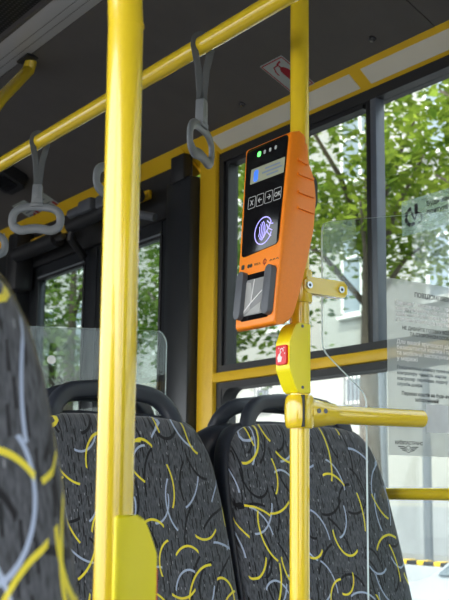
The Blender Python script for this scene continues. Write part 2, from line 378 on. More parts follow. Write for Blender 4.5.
def bus_window(name, y0, y1, bars, tints):
    """y0<y1; bars = vertical bars between the panes of the upper light"""
    W = structroot(name, (XW, y0, 0))
    z0, zt0, zt1, z1 = .82, 1.537, 1.567, 2.272
    b = newbm(); fx0, fx1 = XW-.012, XW+.045; f = .026
    box(b, (fx0, y0, z0), (fx1, y0+f, z1)); box(b, (fx0, y1-f, z0), (fx1, y1, z1))
    box(b, (fx0, y0+f, z0), (fx1, y1-f, z0+f)); box(b, (fx0, y0+f, z1-.030), (fx1, y1-f, z1))
    box(b, (fx0, y0+f, zt1-.006), (fx1, y1-f, zt1+.022)); box(b, (fx0, y0+f, zt0-.020), (fx1, y1-f, zt0+.006))
    obj('window_frame', b, BLK, W)
    b = newbm(); box(b, (XW-.024, y0, zt0), (XW+.02, y1+.008, zt1), .004); obj('transom', b, YELW, W)
    ys = [y0+f]+[q for q in bars]+[y1-f]
    for i in range(len(ys)-1):
        b = newbm(); box(b, (XW+.02, ys[i], zt1+.02), (XW+.024, ys[i+1], z1-.03)); obj('pane', b, tints[i], W)
    for q in bars:
        b = newbm(); box(b, (XW-.008, q-.010, zt1+.02), (XW+.04, q+.012, z1-.03), .003); obj('vertical_bar', b, BLK, W)
        b = newbm(); box(b, (XW-.012, q-.032, zt1+.02), (XW+.02, q-.010, z1-.03), .002); obj('bar_profile', b, BARG, W)
    # inner frame of the pane that opens
    b = newbm(); ya, yb = ys[-2]+.028, ys[-1]
    box(b, (XW-.004, yb-.016, zt1+.02), (XW+.03, yb, z1-.03)); box(b, (XW-.004, ya, z1-.042), (XW+.03, yb-.016, z1-.03)); obj('vent_frame', b, BLK, W)
    b = newbm(); box(b, (XW+.02, y0+f, z0+f), (XW+.024, y1-f, zt0-.018)); obj('pane', b, G_WIN, W)
    # rounded gasket corners of the lower light
    b = newbm()
    for s in (1,):
        y, z = y1-f, zt0-.020; pts = [(y, z), (y-.05, z)] + [(y-.05+.05*math.sin(a), z-.05+.05*math.cos(a)) for a in [math.pi/2*k/6 for k in range(1, 6)]] + [(y, z-.05)]
        prism(b, pts, lambda u, v, t: Vector((t, u, v)), XW-.010, XW+.04)
    obj('corner_gasket', b, BLK, W)
    return W
bus_window('window_1', 1.00, 2.776, [2.075], [G_WIN, G_VENT])
bus_window('window_2', -.80, .90, [.05], [G_WIN, G_VENT])
bus_window('window_3', -2.5, -.90, [-1.7], [G_WIN, G_VENT])
b = newbm(); box(b, (XW-.01, .90, .8), (WT, 1.0, 2.272)); box(b, (XW-.01, -.9, .8), (WT, -.8, 2.272)); struct('wall_right.003', b, BLK)

# door: two leaves with tall panes, dark pillar, header with the opening gear
D = structroot('door_1', (1.86, 2.92, 0))
def leaf(y0, y1, x):
    b = newbm(); f = .095; zt, zb = 2.12, .06
    box(b, (x, y0, zb), (x+.035, y0+f, zt), .006); box(b, (x, y1-f, zb), (x+.035, y1, zt), .006)
    box(b, (x, y0+f, zt-.055), (x+.035, y1-f, zt)); box(b, (x, y0+f, zb), (x+.035, y1-f, zb+.35))
    L = obj('door_leaf', b, BLK2, D)
    b = newbm(); box(b, (x+.012, y0+f-.002, zb+.35), (x+.018, y1-f+.002, zt-.055)); obj('door_pane', b, G_DOOR, L)
    b = newbm(); box(b, (x-.004, y0+f-.008, zb+.34), (x+.002, y0+f+.006, zt-.05)); box(b, (x-.004, y1-f-.006, zb+.34), (x+.002, y1-f+.008, zt-.05)); box(b, (x-.004, y0+f, zt-.06), (x+.002, y1-f, zt-.05)); obj('pane_gasket', b, BLK, L)
    b = newbm(); box(b, (x-.005, y0+f, zt-.0505), (x+.001, y1-f, zt-.044)); obj('pane_lip', b, GRYP, L)
leaf(3.021, 3.58, 1.885); leaf(3.585, 4.185, 1.885)
b = newbm(); box(b, (1.840, 2.872, .02), (1.93, 3.02, 2.22), .008); obj('door_pillar', b, BLK2, D)
b = newbm(); box(b, (1.83, 4.19, .02), (1.93, 4.32, 2.2), .01); obj('door_pillar', b, BLK2, D)
b = newbm(); box(b, (1.87, 2.985, 2.12), (1.94, 4.2, 2.30)); obj('door_header', b, BLK, D)
b = newbm(); box(b, (1.852, 3.16, 2.205), (1.87, 4.3, 2.238), .006); obj('header_strip', b, YELW, D)
b = newbm(); tube(b, [(1.80, 3.75, 2.165), (1.80, 4.12, 2.165)], .032, 18); obj('door_cylinder', b, BLK, D)
b = newbm(); tube(b, [(1.78, 3.10, 2.19), (1.79, 3.62, 2.185)], .026, 18); tube(b, [(1.79, 3.60, 2.19), (1.79, 3.62, 2.14), (1.86, 3.64, 2.08)], .016, 10); obj('door_cylinder', b, BLK, D)
b = newbm(); tube(b, [(1.79, 3.48, 2.232), (1.79, 3.62, 2.232)], .020, 12); box(b, (1.75, 3.40, 2.20), (1.83, 3.50, 2.25), .012); obj('hinge_block', b, GRYD, D)
b = newbm(); tube(b, [(1.76, 3.12, 2.13), (1.80, 3.02, 2.10)], .014, 10); box(b, (1.75, 3.28, 2.19), (1.82, 3.36, 2.24), .01); obj('hinge_block', b, GRYD, D)
b = newbm(); tube(b, [(1.80, 3.70, 2.165), (1.80, 3.76, 2.165)], .012, 10); obj('piston_rod', b, STEEL, D)
b = newbm(); box(b, (1.79, 4.12, 2.02), (1.88, 4.22, 2.27), .02); obj('gear_housing', b, BLK, D)
b = newbm(); box(b, (1.83, 2.90, 2.21), (1.87, 2.98, 2.30), .006); obj('gear_housing', b, BLK, D)

# ================================================================ SEATS
def ringsolid(bm, outline, rings, slope, z0=1.2):
    """outline: (x,z) list; rings: (inset, y); closes both ends; leans along slope"""
    pts = [Vector(p) for p in outline]; n = len(pts); cz = sum(p.y for p in pts)/n; R = []
    nr = []
    for i in range(n):
        d = (pts[(i+1) % n]-pts[i-1]).normalized(); nr.append(Vector((d.y, -d.x)))
    for ins, y in rings:
        ring = []
        for i, p in enumerate(pts):
            if ins < .2: q = p - nr[i]*ins
            else: c = Vector((0, cz)); q = c + (p - nr[i]*.06 - c)*(1-ins)
            ring.append(bm.verts.new((q.x, y+slope*(q.y-z0), q.y)))
        R.append(ring)
    for A, B in zip(R, R[1:]):
        for j in range(n): bm.faces.new((A[j], A[(j+1) % n], B[(j+1) % n], B[j]))
    bm.faces.new(R[0][::-1]); bm.faces.new(R[-1])
    return bm
def seat_outline(g=0.0):
    half = [(.0, 1.356), (.07, 1.356), (.125, 1.353), (.155, 1.347), (.178, 1.335), (.195, 1.313), (.207, 1.285), (.215, 1.25), (.221, 1.19), (.225, 1.10), (.226, 1.0), (.225, .90), (.220, .82), (.205, .765), (.17, .745), (.09, .74), (0, .74)]
    half = [(x+(g if x > 0 else 0), z+(g if z > 1 else -g)) for x, z in half]
    # clockwise seen from the front so that insets go inwards
    full = half + [(-x, z) for x, z in reversed(half[1:-1])]
    return full[::-1]
SLP = .30
def make_seat(label, group):
    s = thing('bus_seat', label, 'seat', (0, 0, .30), group)
    s.location = (0, 0, 0); ROOTLOC[s] = Vector((0, 0, 0))
    b = newbm(); ringsolid(b, seat_outline(), [(.020, .020), (.004, .012), (0, .006), (0, .000), (.004, -.007), (.012, -.013), (.028, -.018), (.055, -.022), (.4, -.027), (.8, -.030)], SLP)
    obj('backrest', b, FAB, s, 60)
    b = newbm(); ringsolid(b, seat_outline(.007), [(.06, .080), (.03, .077), (.012, .068), (.003, .052), (0, .03), (.001, .012), (.006, .007), (.016, .009), (.04, .015)], SLP)
    sh = obj('seat_shell', b, SHELL, s, 60)
    pts = []
    def hp(x, z, o=.0): return (x, (.052 if z < 1.30 else .012)+o+SLP*(z-1.2), z)
    hw, zt, r = .143, 1.405, .072
    pts += [hp(-hw-.010, 1.14, .012), hp(-hw-.008, 1.22), hp(-hw, zt-r-.02)]
    pts += [hp(-hw+r-r*math.cos(a), zt-r+r*math.sin(a)) for a in [math.radians(k*15) for k in range(0, 7)]]
    pts += [hp(-.04, zt+.004), hp(.04, zt+.004)]
    pts += [hp(hw-r+r*math.sin(a), zt-r+r*math.cos(a)) for a in [math.radians(k*15) for k in range(0, 7)]]
    pts += [hp(hw, zt-r-.02), hp(hw+.008, 1.22), hp(hw+.010, 1.14, .012)]
    b = newbm(); sweep(b, pts, [(u, v) for u, v in rrect(.028, .036, .011)], upv=(0, 1, .2)); obj('grab_handle', b, SHELL, s, 50)
    b = newbm(); o2 = [(x, y) for x, y in rrect(.43, .42, .07, 6)]
    rings = [(.0, .715), (.004, .72), (0, .735), (0, .775), (.012, .795), (.03, .803), (.06, .808)]
    R = []
    for ins, z in rings:
        R.append([b.verts.new((x*(1-ins/.24), (y*(1-ins/.24)) - .33, z)) for x, y in o2])
    for A, B in zip(R, R[1:]):
        for j in range(len(A)): b.faces.new((A[j], A[(j+1) % len(A)], B[(j+1) % len(A)], B[j]))
    b.faces.new(R[0][::-1]); b.faces.new(R[-1]); obj('seat_cushion', b, FAB, s, 60)
    b = newbm(); prism(b, rrect(.44, .44, .07, 6, 0, -.32), lambda u, v, t: Vector((u, v, t)), .69, .716, .008)
    prism(b, rpoly([(-.15, .69), (-.11, .72), (.03, .72), (.03, .88), (.0, .88), (-.02, .75), (-.12, .69)], .02), lambda u, v, t: Vector((t, u, v)), -.15, .15, .004); obj('seat_pan', b, SHELL, s)
    b = newbm(); tube(b, [(-.13, -.30, .305), (-.13, -.30, .69)], .022, 12); tube(b, [(.13, -.30, .305), (.13, -.30, .69)], .022, 12)
    box(b, (-.19, -.34, .30), (.19, -.26, .312), .003); obj('pedestal', b, GRYD, s)
    return s
def copy_tree(o, parent=None):
    c = link(o.copy()); c.parent = parent
    for ch in list(o.children): copy_tree(ch, c)
    return c
seat0 = make_seat('patterned bus seat whose backrest shows on both sides of the thick near pole', 'patterned bus seats')
seat0.location = (1.083, 1.90, 0)
for lab, loc, rz in (
    ('patterned bus seat nearest the window, behind the slim pole with the card reader', (1.556, 1.90, 0), 0),
    ('closest seat, its blurred patterned backrest cut off by the left edge of the photo', (.094, .640, .02), 0),
    ('seat facing away behind the centre seat, only its black handle loop showing', (1.10, 2.15, 0), math.pi),
    ('seat facing away behind the window seat, black shell showing between two patterned backs', (1.562, 2.15, 0), math.pi)):
    c = copy_tree(seat0); c.location = loc; c.rotation_euler = (0, 0, rz); c['label'] = lab

# ================================================================ POLES AND RAILS
def coupling(b, c, axis, r, L, fl=.003):
    c = Vector(c); a = Vector(axis); tube(b, [c-a*L/2, c-a*(L/2-.004), c+a*(L/2-.004), c+a*L/2], r, 24, radii=[(r-fl)/r, 1, 1, (r-fl)/r])
PX, PY, PR = 1.18, 1.478, .0172
gp = thing('grab_pole', 'slim yellow vertical pole carrying the orange card reader and a red stop button', 'pole', (PX, PY, .30))
b = newbm(); tube(b, [(PX, PY, .30), (PX, PY, 2.60)], PR, 28); obj('pole_tube', b, YEL, gp)
b = newbm(); tube(b, [(PX, PY, .30), (PX, PY, .306)], .045, 24); obj('floor_flange', b, YEL, gp)
# T coupling of the cross rail
b = newbm(); tube(b, [(PX, PY, z) for z in (1.3125, 1.315, 1.320, 1.330, 1.352, 1.362, 1.367, 1.3695)], .0262, 28, radii=[.80, .90, .96, 1, 1, .96, .90, .80]); cp = obj('tee_coupling', b, YEL, gp)
b = newbm(); xs = [PX+.010, PX+.030, PX+.045, PX+.060, PX+.075]; tube(b, [(x, PY, 1.3405) for x in xs], 1, 24, radii=[.026, .0255, .0235, .0208, .0195]); obj('coupling_sleeve', b, YEL, cp)
b = newbm(); box(b, (PX-.0122, PY-.0275, 1.3145), (PX-.0105, PY-.014, 1.3685)); obj('seam', b, INK, cp)
for (x, z) in ((PX+.022, 1.343), (PX+.038, 1.3435)):
    b = newbm(); yy = PY-.0255+(x-PX-.02)*.12; tube(b, [(x, yy+.004, z), (x, yy-.0016, z)], .0042, 14); sc = obj('screw', b, DSTEEL, cp)
b = newbm(); tube(b, [(PX, PY, z) for z in (1.532, 1.536, 1.586, 1.590)], .0225, 28, radii=[.93, 1, 1, .93]); uc = obj('upper_clamp', b, YEL, gp)
b = newbm(); prism(b, rrect(.098, .029, .007, 5, PX+.041, 1.562), lambda u, v, t: Vector((u, t, v)), PY-.024, PY-.004, .004); obj('clamp_arm', b, YEL, uc)
for x in (PX+.002, PX+.075):
    b = newbm(); yy = PY-.024; tube(b, [(x, yy+.003, 1.561), (x, yy-.003, 1.561)], .0060, 16); s_ = obj('screw', b, STEEL, uc)
    b = newbm(); tube(b, [(x, yy-.0028, 1.561), (x, yy-.0034, 1.561)], .003, 6); obj('socket', b, INK, uc)
gr = thing('grab_rail', 'yellow horizontal rail running from the slim pole across the glass screen and notice', 'rail', (PX+.07, PY, 1.34))
b = newbm(); tube(b, [(PX+.072, PY, 1.3405), (1.472, PY, 1.3435)], .0165, 24); obj('rail_tube', b, YEL, gr)
b = newbm(); tube(b, [(1.42, PY+.010, 1.343), (1.42, PY+.0172, 1.343)], .011, 18); obj('glass_fixing', b, STEEL, gr)
wr = thing('grab_rail', 'yellow rail along the window at the lower right, behind the patterned window seat', 'rail', (1.84, 1.3, 1.205))
b = newbm(); tube(b, [(1.84, 1.02, 1.206), (1.84, 2.05, 1.206)], .0145, 24); obj('rail_tube', b, YEL, wr)
for y in (1.03, 2.04): b = newbm(); tube(b, [(1.84, y, 1.206), (1.888, y, 1.206)], .011, 14); obj('bracket', b, YEL, wr)
NX, NY = .480, .868
npo = thing('grab_pole', 'thick bright yellow pole closest to the camera, running from top to bottom of the photo', 'pole', (NX, NY, 0))
b = newbm(); pts = [(NX+.0045, NY, 0), (NX+.0025, NY, 1.15), (NX-.0005, NY, 1.640)] + [(NX-.10*(1-math.cos(a)), NY+.02*(1-math.cos(a)), 1.640+.16*math.sin(a)) for a in [math.radians(k) for k in (12, 24, 36, 48, 60)]]
pts += [(NX-.32, NY+.05, 2.20), (NX-.45, NY+.06, 2.57)]
tube(b, pts, .0170, 32); obj('pole_tube', b, YEL, npo)
b = newbm(); coupling(b, (NX, NY, .008), (0, 0, 1), .045, .016); obj('floor_flange', b, YEL, npo)
b = newbm(); tube(b, [(NX, NY, 1.6415), (NX, NY, 1.6435)], .0176, 32); obj('weld_ring', b, YEL, npo)
oh = thing('overhead_rail', 'long yellow overhead rail crossing under the dark ceiling with straps hanging', 'rail', (1.02, 1.0, 2.0))
b = newbm(); tube(b, [(1.02, -1, 2.0), (1.02, 4.6, 2.0)], .0165, 28); obj('rail_tube', b, YEL, oh)
for y in (-.6, 1.0, 4.3):
    b = newbm(); tube(b, [(1.02, y, 2.0), (1.02, y, 2.56)], .013, 16); obj('hanger', b, YEL, oh)
dp = thing('ceiling_pole', 'short slanted yellow tube meeting the ceiling strip at the upper left', 'pole', (1.34, 3.05, 2.55))
b = newbm(); tube(b, [(1.345, 3.04, 2.552), (1.338, 3.05, 2.51), (1.20, 2.93, 2.348), (1.06, 2.815, 2.14), (.96, 2.74, 1.90), (.92, 2.70, 1.6), (.92, 2.70, 0)], .0195, 20); obj('pole_tube', b, YEL, dp)
b = newbm(); box(b, (1.31, 3.0, 2.540), (1.39, 3.08, 2.549), .003); obj('ceiling_bracket', b, BLK, dp)

# ================================================================ HANGING STRAPS
def make_strap():
    s = thing('strap_handle', '', 'strap handle', (0, 0, 0), 'strap handles on the overhead rail')
    # webbing loop over the rail: two strands meeting at the buckle
    b = newbm(); R = .0185
    pts = [(-.003, 0, -.128), (-.0042, 0, -.09), (-.009, 0, -.045), (-R, 0, -.006)] + [(-R*math.cos(a), 0, R*math.sin(a)) for a in [math.radians(k) for k in range(0, 181, 20)]] + [(R, 0, -.006), (.009, 0, -.045), (.0042, 0, -.09), (.003, 0, -.128)]
    sweep(b, pts, rrect(.0022, .015, .001, 2), upv=None); obj('webbing', b, WEB, s, 40)
    g = []
    b = newbm(); prism(b, rpoly([(-.0105, -.105), (.0105, -.105), (.0125, -.150), (-.0125, -.150)], .003), lambda u, v, t: Vector((u, t, v)), -.0075, .0075, .002)
    box(b, (-.0045, -.0085, -.137), (.0045, .0085, -.112), .001); box(b, (-.015, -.009, -.158), (.015, .009, -.147), .003)
    g.append(obj('buckle', b, GRYP, s))
    b = newbm(); zc = -.186; sp_ = lambda v, p: math.copysign(abs(v)**p, v); out = []
    for k in range(48):
        a = 2*math.pi*k/48; x = .055*sp_(math.cos(a), .72)*(1-.05*math.sin(a)); z = .029*sp_(math.sin(a), .72)
        if z < 0: z += .007*max(0, 1-(x/.032)**2)
        out.append((x, z))
    rad = [1.15 if v < -.015 else 1.0 for u, v in out]
    sweep(b, [(u, 0, zc+v) for u, v in out], circ(.0048, 16, .0095), closed=True, upv=(0, 1, 0), radii=rad); g.append(obj('grip_loop', b, GRYP, s, 50))
    return s
s0 = make_strap()
LABS = ['grey strap handle nearest the orange card reader, its grip seen nearly edge on',
        'grey strap handle mostly hidden behind the thick near yellow pole',
        'grey strap handle at the left with its wide oval grip facing the camera',
        'grey strap handle farthest along the rail, cut off by the left edge of the photo']
for i, (y, rz) in enumerate(((1.558, 36), (1.872, 20), (2.240, -35), (2.555, -20))):
    c = s0 if i == 0 else copy_tree(s0)
    c.location = (1.02, y, 2.0); c['label'] = LABS[i]
    for ch in c.children:
        if ch.name.split('.')[0] in ('buckle', 'grip_loop'): ch.rotation_euler = (0, 0, math.radians(rz))

# ================================================================ CARD READER
V = thing('card_reader', 'orange ticket card reader with black touch panel mounted on the slim yellow pole', 'card reader', (1.12, 1.48, 1.481))
prof = [(1.078, 1.481), (1.115, 1.819), (1.138, 1.824), (1.150, 1.806), (1.152, 1.770), (1.165, 1.742), (1.169, 1.705), (1.163, 1.648), (1.148, 1.590), (1.134, 1.540), (1.120, 1.500), (1.106, 1.482), (1.088, 1.478)]
b = newbm(); prism(b, rpoly(prof, .006, 3), lambda u, v, t: Vector((u, t, v)), 1.419, 1.531, .005)
for v_ in b.verts:
    if v_.co.y > 1.5: v_.co.y += .024*(v_.co.z-1.481)/.34
body = obj('reader_body', b, ORG, V, 40)
# side ribs at the bulge
for z in (1.768, 1.743, 1.711, 1.683):
    b = newbm(); prism(b, [(1.128, z+.004), (1.162-(.014 if z > 1.76 else 0), z-.001), (1.162-(.014 if z > 1.76 else 0), z-.005), (1.128, z)], lambda u, v, t: Vector((u, t, v)), 1.4145, 1.4185); obj('side_rib', b, ORG, body)
O = Vector((1.078, 1.48, 1.481)); U = Vector((.037, 0, .338)).normalized(); Rr = Vector((0, -1, 0)); fn = frame(O, Rr, U)
Nn = Rr.cross(U)
b = newbm(); prism(b, rpoly([(-.0500, .129), (.0540, .138), (.0545, .336), (-.0670, .336)], .010, 5), fn, -.001, .0015, .0005); pn = obj('touch_panel', b, BLKG, V)
GRN = EMIT('green_led', (.10, 1, .12), 1.2); LED = P('unlit_led', (.55, .6, .6), .3)
for i, r_ in enumerate((-.0269, -.0106, .0055, .0215)):
    b = newbm(); prism(b, rrect(.0062 if i else .0095, .0075 if i else .0095, .0025, 3, r_, .3195), fn, .0014, .0019); obj('led', b, GRN if i == 0 else LED, pn)
LCD = EMIT('lcd_screen', (.26, .28, .20), .12)
b = newbm(); prism(b, rrect(.098, .0285, .001, 2, .0030, .280), fn, .0014, .0019); obj('display', b, LCD, pn)
BLUE = EMIT('lcd_blue', (.04, .16, .85), .35); LBL = P('lcd_pale_blue', (.16, .22, .34), .5)
b = newbm(); prism(b, rrect(.013, .022, .005, 5, -.030, .279), fn, .0018, .0022); obj('display_icon', b, BLUE, pn)
b = newbm()
for (a0, a1, h) in ((-.004, .040, .2865), (-.012, .046, .2795), (.002, .036, .2725)): prism(b, rrect(a1-a0, .0032, .0008, 1, (a0+a1)/2, h), fn, .0018, .0021)
obj('display_text', b, LBL, pn)
KEYW = EMIT('key_outline', (.42, .44, .44), .08)
for i, r_ in enumerate((-.0350, -.0105, .0145, .0395)):
    kw, kh = .0205, .0215; b = newbm(); cx_, cy_ = r_, .2295
    o_ = rrect(kw, kh, .002, 2, cx_, cy_); ribbon(b, fn, o_+[o_[0]], .0009, .0014, .0018)
    if i == 0: ribbon(b, fn, [(cx_-.004, cy_-.005), (cx_+.004, cy_+.005)], .0014, .0014, .0018); ribbon(b, fn, [(cx_-.004, cy_+.005), (cx_+.004, cy_-.005)], .0014, .0014, .0018)
    if i in (1, 2):
        s_ = -1 if i == 1 else 1; ribbon(b, fn, [(cx_-.005*s_, cy_), (cx_+.005*s_, cy_)], .0016, .0014, .0018)
        ribbon(b, fn, [(cx_+.0005*s_, cy_+.0045), (cx_+.0055*s_, cy_), (cx_+.0005*s_, cy_-.0045)], .0016, .0014, .0018)
    k = obj('key', b, KEYW, pn)
text('key_lettering', 'OK', .0120, fn(.0395, .2250, .0014), Rr, U, KEYW, V, 'CENTER')
SYM = EMIT('contactless_glow', (.42, .38, 1.0), .42); b = newbm(); cx_, cy_ = .0085, .1690
ribbon(b, fn, arc(cx_, cy_, .0245, 30, 345, 40), .0018, .0014, .0019)
obj('contactless_ring', b, SYM, pn); b = newbm()
for k, (x, h) in enumerate(((-.0125, .007), (-.0075, .011), (-.0025, .014), (.0025, .0155))): ribbon(b, fn, arc(cx_+x-.012, cy_, .014, -60*h/.0155, 60*h/.0155, 8, ry=.020), .0016, .0014, .0019)
ribbon(b, fn, [(cx_+.002, cy_-.014), (cx_+.009, cy_-.004), (cx_+.016, cy_+.004), (cx_+.020, cy_+.014)], .0018, .0014, .0019)
ribbon(b, fn, [(cx_+.008, cy_+.010), (cx_+.014, cy_+.002), (cx_+.026, cy_-.004)], .0018, .0014, .0019)
ribbon(b, fn, [(cx_+.010, cy_-.003), (cx_+.018, cy_-.010), (cx_+.024, cy_-.014)], .0016, .0014, .0019)
ribbon(b, fn, [(cx_+.009, cy_+.016), (cx_+.017, cy_+.010), (cx_+.027, cy_+.008)], .0016, .0014, .0019)
obj('contactless_hand', b, SYM, pn)
# row of small payment marks under the panel
b = newbm(); prism(b, rrect(.0085, .0085, .002, 3, -.0440, .1115), fn, -.0002, .0005)
obj('payment_mark', b, INK, V); b = newbm()
for dx in (-.0045, .0045): prism(b, [(a, c) for a, c in arc(-.0235+dx*.8, .1110, .0036, 0, 342, 16)], fn, -.0002, .0005+dx*.02)
obj('payment_mark', b, INK, V); b = newbm()
ribbon(b, fn, [(-.010, .113), (-.008, .109), (-.006, .113)], .0012, -.0002, .0005); ribbon(b, fn, [(-.004, .109), (-.003, .113)], .0012, -.0002, .0005); ribbon(b, fn, [(.001, .113), (-.001, .1115), (.001, .1105), (-.001, .109)], .0009, -.0002, .0005)
ribbon(b, fn, [(.003, .109), (.005, .1125), (.007, .109)], .0010, -.0002, .0005)
obj('payment_mark', b, INK, V); b = newbm()
for k in range(3): ribbon(b, fn, [(.034+k*.009, .110+.0005*k), (.037+k*.009, .1125), (.040+k*.009, .1105)], .0012, -.0002, .0005)
obj('payment_mark', b, INK, V)
b = newbm(); ribbon(b, fn, arc(.0195, .1115, .0042, 0, 350, 16), .0014, -.0002, .0005); ribbon(b, fn, [(.0195, .105), (.0195, .118)], .001, -.0002, .0005); obj('round_mark', b, REDINK, V)
# scanner bay with two grey bumpers
b = newbm(); prism(b, rrect(.078, .083, .004, 3, .005, .053), fn, -.001, .0012); bay = obj('scanner_bay', b, BLKG, V)
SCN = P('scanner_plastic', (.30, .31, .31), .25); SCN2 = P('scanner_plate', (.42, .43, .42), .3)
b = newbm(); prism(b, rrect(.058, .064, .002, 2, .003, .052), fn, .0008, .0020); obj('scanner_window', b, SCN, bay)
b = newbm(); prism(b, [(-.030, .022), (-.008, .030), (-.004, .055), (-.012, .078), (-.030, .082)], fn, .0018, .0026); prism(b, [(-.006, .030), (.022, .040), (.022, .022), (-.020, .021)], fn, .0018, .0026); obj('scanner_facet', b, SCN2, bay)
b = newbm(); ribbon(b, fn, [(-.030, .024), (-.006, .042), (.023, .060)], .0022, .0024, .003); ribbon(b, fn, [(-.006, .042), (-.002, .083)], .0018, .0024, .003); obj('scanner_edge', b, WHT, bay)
for cx_, tilt in ((-.0345, 0), (.0465, .0)):
    b = newbm(); prism(b, rrect(.019, .086, .0094, 6, cx_, .057), fn, -.002, .0115, .004); obj('bumper', b, GRYD, V)
# black mounting plug behind the reader
b = newbm(); prism(b, rpoly([(1.155, 1.69), (1.155, 1.770), (1.192, 1.765), (1.2, 1.75), (1.2, 1.71), (1.192, 1.694)], .008), lambda u, v, t: Vector((u, t, v)), 1.452, 1.506, .004); obj('pole_clamp', b, BLK, V)

# ================================================================ STOP BUTTONS
def stop_button(label, px, py, zc, sgn, hgt):
    """housing wraps the pole and carries a red button facing sgn*X"""
    t = thing('stop_button', label, 'stop button', (px, py, zc), 'yellow stop button boxes on the poles')
    x0 = px-sgn*(.005 if sgn > 0 else .010); h = hgt/2
    pf = [(x0, zc-h), (x0, zc+h), (px+sgn*.020, zc+h), (px+sgn*.027, zc+h-.010), (px+sgn*.037, zc+h-.034), (px+sgn*.037, zc-h+.040), (px+sgn*.026, zc-h+.014), (px+sgn*.018, zc-h)]
    b = newbm(); prism(b, rpoly(pf, .004, 3), lambda u, v, t_: Vector((u, t_, v)), py-.0195, py+.0190, .0040); obj('housing', b, YELB, t)
    xf = px+sgn*.037; zb = zc+.004
    b = newbm(); prism(b, rrect(.029, .034, .004, 3, py, zb), lambda u, v, t_: Vector((t_, u, v)), min(xf-sgn*.002, xf+sgn*.0045), max(xf-sgn*.002, xf+sgn*.0045), .001); bt = obj('button', b, RED, t)
    f2 = frame((xf+sgn*.0045, py, zb), (0, -1 if sgn < 0 else 1, 0), (0, 0, 1)); b = newbm()
    prism(b, [(-.007, -.012), (.001, -.012), (.004, -.004), (.0, -.002), (-.002, .003), (-.005, .002), (-.009, -.005)], f2, 0, .0005)
    ribbon(b, f2, [(-.003, .0), (.001, .006)], .0026, 0, .0005); ribbon(b, f2, arc(.003, .007, .0042, -20, 200, 8), .0014, 0, .0005)
    for q in ((.009, .012), (.011, .002), (-.005, .012)): prism(b, rrect(.0022, .0022, .0008, 1, *q), f2, 0, .0005)
    obj('hand_icon', b, WHT, bt)
    for z in ((zc+h-.006, zc-h+.010) if sgn < 0 else (zc-h+.010,)):
        b = newbm(); tube(b, [(px+sgn*.009, py-.0185, z), (px+sgn*.009, py-.0202, z)], .0028, 10); obj('screw', b, DSTEEL, t)
stop_button('yellow box with red stop button facing the camera, below the orange card reader', PX, PY, 1.433, -1, .122)
stop_button('yellow stop button box on the thick near pole, at the bottom edge of the photo', NX-.001, NY, 1.115, 1, .132)

# ================================================================ GLASS SCREENS
GY = 1.4955
def screen(name_label, y, poly, clampy=None, group=None):
    t = thing('glass_screen', name_label, 'glass screen', (poly[-1][0], y, .32), group)
    b = newbm(); pts = rpoly(poly, .018, 5); n = len(pts)
    A = [b.verts.new((u, y, v)) for u, v in pts]; B = [b.verts.new((u, y+.005, v)) for u, v in pts]
    b.faces.new(A[::-1]).material_index = 0; b.faces.new(B).material_index = 0
    for i in range(n): b.faces.new((A[i], A[(i+1) % n], B[(i+1) % n], B[i])).material_index = 1
    o = obj('pane', b, [G_SCREEN, G_EDGE], t, 10)
    return t
scr = screen('clear glass screen with a cut lower corner, right of the orange card reader', GY, [(1.248, 1.693), (1.576, 1.766), (1.862, 1.80), (1.862, .34), (1.352, .34), (1.352, 1.382), (1.248, 1.457)])
b = newbm(); box(b, (1.862, GY-.006, .6), (1.884, GY+.012, 1.78), .002); obj('wall_profile', b, BLK, scr)
b = newbm(); prism(b, circ(.010, 18), lambda u, v, t: Vector((PX+.075+u, t, 1.561+v)), PY-.0045, PY+.0172); obj('spacer', b, YEL, scr)
sc2 = screen('clear glass screen standing far behind the centre seat, beside the dark door', 2.70, [(1.20, 1.640), (1.64, 1.668), (1.66, 1.64), (1.66, .34), (1.20, .34)])
b = newbm(); tube(b, [(1.205, 2.715, .3), (1.205, 2.715, 1.2)], .014, 14); obj('support_post', b, YEL, sc2)
b = newbm(); tube(b, [(1.29, 2.699, 1.555), (1.29, 2.694, 1.555)], .012, 18); obj('fixing_disc', b, WHT, sc2)

# notice on the near screen
NP = thing('notice_sheet', 'translucent printed notice stuck on the glass screen at the right edge', 'notice', (1.52, GY-.001, 1.44))
fz = frame((0, GY-.0006, 0), (1, 0, 0), (0, 0, 1))
b = newbm(); prism(b, [(1.403, 1.275), (1.637, 1.275), (1.637, 1.609), (1.403, 1.609)], fz, 0, .0003); obj('sheet', b, FILM('milky_film', (.74, .79, .78), .45), NP)
b = newbm(); prism(b, [(1.501, 1.320), (1.562, 1.320), (1.562, 1.374), (1.501, 1.374)], fz, .0004, .0007); obj('white_patch', b, P('patch_white', (.66, .70, .72), .6), NP)
X3, Z3 = (1, 0, 0), (0, 0, 1)
def nt_(s, size, x, z, mt=INK, al='LEFT', xs=1): text('notice_lettering', s, size, (x, GY-.0010, z), X3, Z3, mt, NP, al, .0001, xs)
nt_('ПОВІДОМЛЯЄМО!', .0125, 1.476, 1.5790)
for z, t_ in ((1.5600, 'Шановні   пасажири,   просимо'), (1.5495, 'звернути увагу, що оплата'), (1.5390, 'здійснюється через валідатори'), (1.5285, 'у салоні автобуса карткою')):
    nt_(t_, .0108, 1.425, z, WHT, xs=1.12)
nt_('НЕ ДАВАЙТЕ ГОТІВКУ ВОДІЮ', .0095, 1.442, 1.5130, INK); nt_('ТА СТОРОННІМ ОСОБАМ', .0095, 1.462, 1.5020, INK)
for z, t_ in ((1.4850, 'Для вашої зручності діють'), (1.4745, 'безконтактні картки і талони'), (1.4640, 'та мобільні застосунки'), (1.4535, 'у мережі')):
    nt_(t_, .0108, 1.427, z, WHT, xs=1.15)
